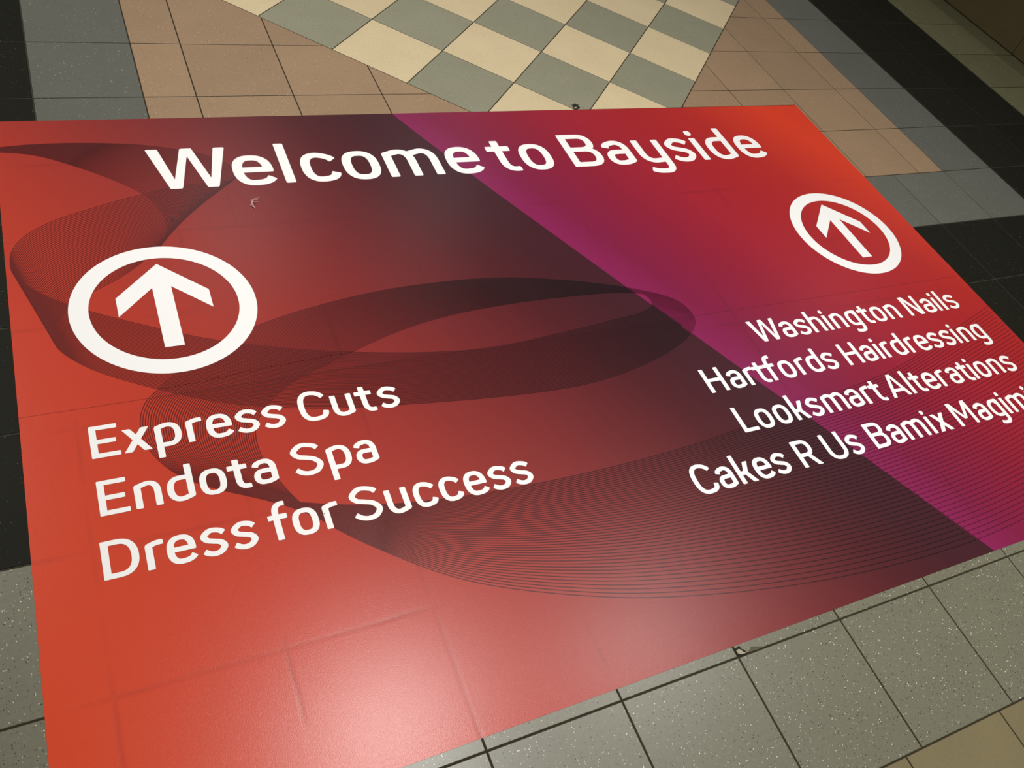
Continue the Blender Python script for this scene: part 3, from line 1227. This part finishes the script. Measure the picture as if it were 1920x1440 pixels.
# a smear of dirt beside it
pts = [(1.16306, 0.33744), (1.17539, 0.33322), (1.18765, 0.33022), (1.18762, 0.32744), (1.17850, 0.32669), (1.16450, 0.32709), (1.15003, 0.32804), (1.14914, 0.32950), (1.15736, 0.33326)]
c0 = centre(pts)
s = flat_piece('dirt_smear', pts, 0.0, 0.0002, M['smear'], None, c0)
s.location = (c0[0], c0[1], 0)
s['label'] = 'grey-brown dirt smear on the grey tile beside the broken corner'
s['category'] = 'dirt'


def tube(bm, pts, r0, r1, seg=6):
    P = [Vector(p) for p in pts]
    prev = None
    for i, p in enumerate(P):
        a, b = P[max(i - 1, 0)], P[min(i + 1, len(P) - 1)]
        t = (b - a).normalized()
        u = t.cross(Vector((0, 0, 1)))
        u = u.normalized() if u.length > 1e-4 else Vector((1, 0, 0))
        w = u.cross(t).normalized()
        r = r0 + (r1 - r0) * i / (len(P) - 1)
        ring = [bm.verts.new(p + u * (r * math.cos(2 * math.pi * k / seg)) + w * (r * math.sin(2 * math.pi * k / seg))) for k in range(seg)]
        if prev:
            for k in range(seg):
                bm.faces.new((prev[k], prev[(k + 1) % seg], ring[(k + 1) % seg], ring[k]))
        else:
            bm.faces.new(ring[::-1])
        prev = ring
    bm.faces.new(prev)


# a curl of pale lint lying under the heading
lx, ly = 0.42859, 1.89360
bm = bmesh.new()
strands = [
    [(0, 0, 0.0022), (-0.0030, 0.010, 0.0050), (-0.0045, 0.022, 0.0065), (-0.002, 0.031, 0.0060), (0.006, 0.037, 0.0040), (0.0145, 0.040, 0.0025)],
    [(0.0005, 0.0005, 0.0022), (-0.0038, 0.012, 0.0052), (-0.0050, 0.024, 0.0066), (0.001, 0.027, 0.0060), (0.008, 0.028, 0.0045), (0.0150, 0.029, 0.0030)],
    [(-0.0010, 0.004, 0.0030), (-0.0058, 0.014, 0.0050), (-0.0062, 0.026, 0.0065), (-0.003, 0.034, 0.0062), (0.008, 0.042, 0.0045), (0.0210, 0.046, 0.0022)],
    [(-0.0015, 0.006, 0.0035), (-0.0070, 0.010, 0.0035), (-0.0100, 0.016, 0.0026), (-0.0115, 0.022, 0.0020)],
    [(-0.0040, 0.022, 0.0065), (0.0010, 0.033, 0.0058), (0.0090, 0.036, 0.0050), (0.0160, 0.036, 0.0030)],
]
for sd in strands:
    tube(bm, [(v.x, v.y, v.z) for v in [Vector(q) for q in sd]], 0.0011, 0.0004)
lint = obj('lint', bm, M['lint'])
lint.location = (lx, ly, 0)
lint['label'] = 'pale curl of lint on the sticker below the heading'
lint['category'] = 'lint'


def crumb(x, y, z, r, label, mat):
    bm = bmesh.new()
    bmesh.ops.create_icosphere(bm, subdivisions=2, radius=r)
    q = random.Random(int(x * 1000))
    for v in bm.verts:
        v.co *= 0.85 + 0.3 * q.random()
        v.co.z *= 0.55
    o = obj('crumb', bm, mat)
    o.location = (x, y, z + r * 0.45)
    o['label'] = label
    o['category'] = 'crumb'
    o['group'] = 'crumbs of dirt on the sticker'


crumb(0.20511, 1.86872, 0.0007, 0.0020, 'tiny dark crumb of dirt on the ribbon above the left ring', M['scrap'])
crumb(0.35829, 0.89512, 0.0010, 0.0011, 'tiny dark crumb of dirt on the letter r of for', M['scrap'])
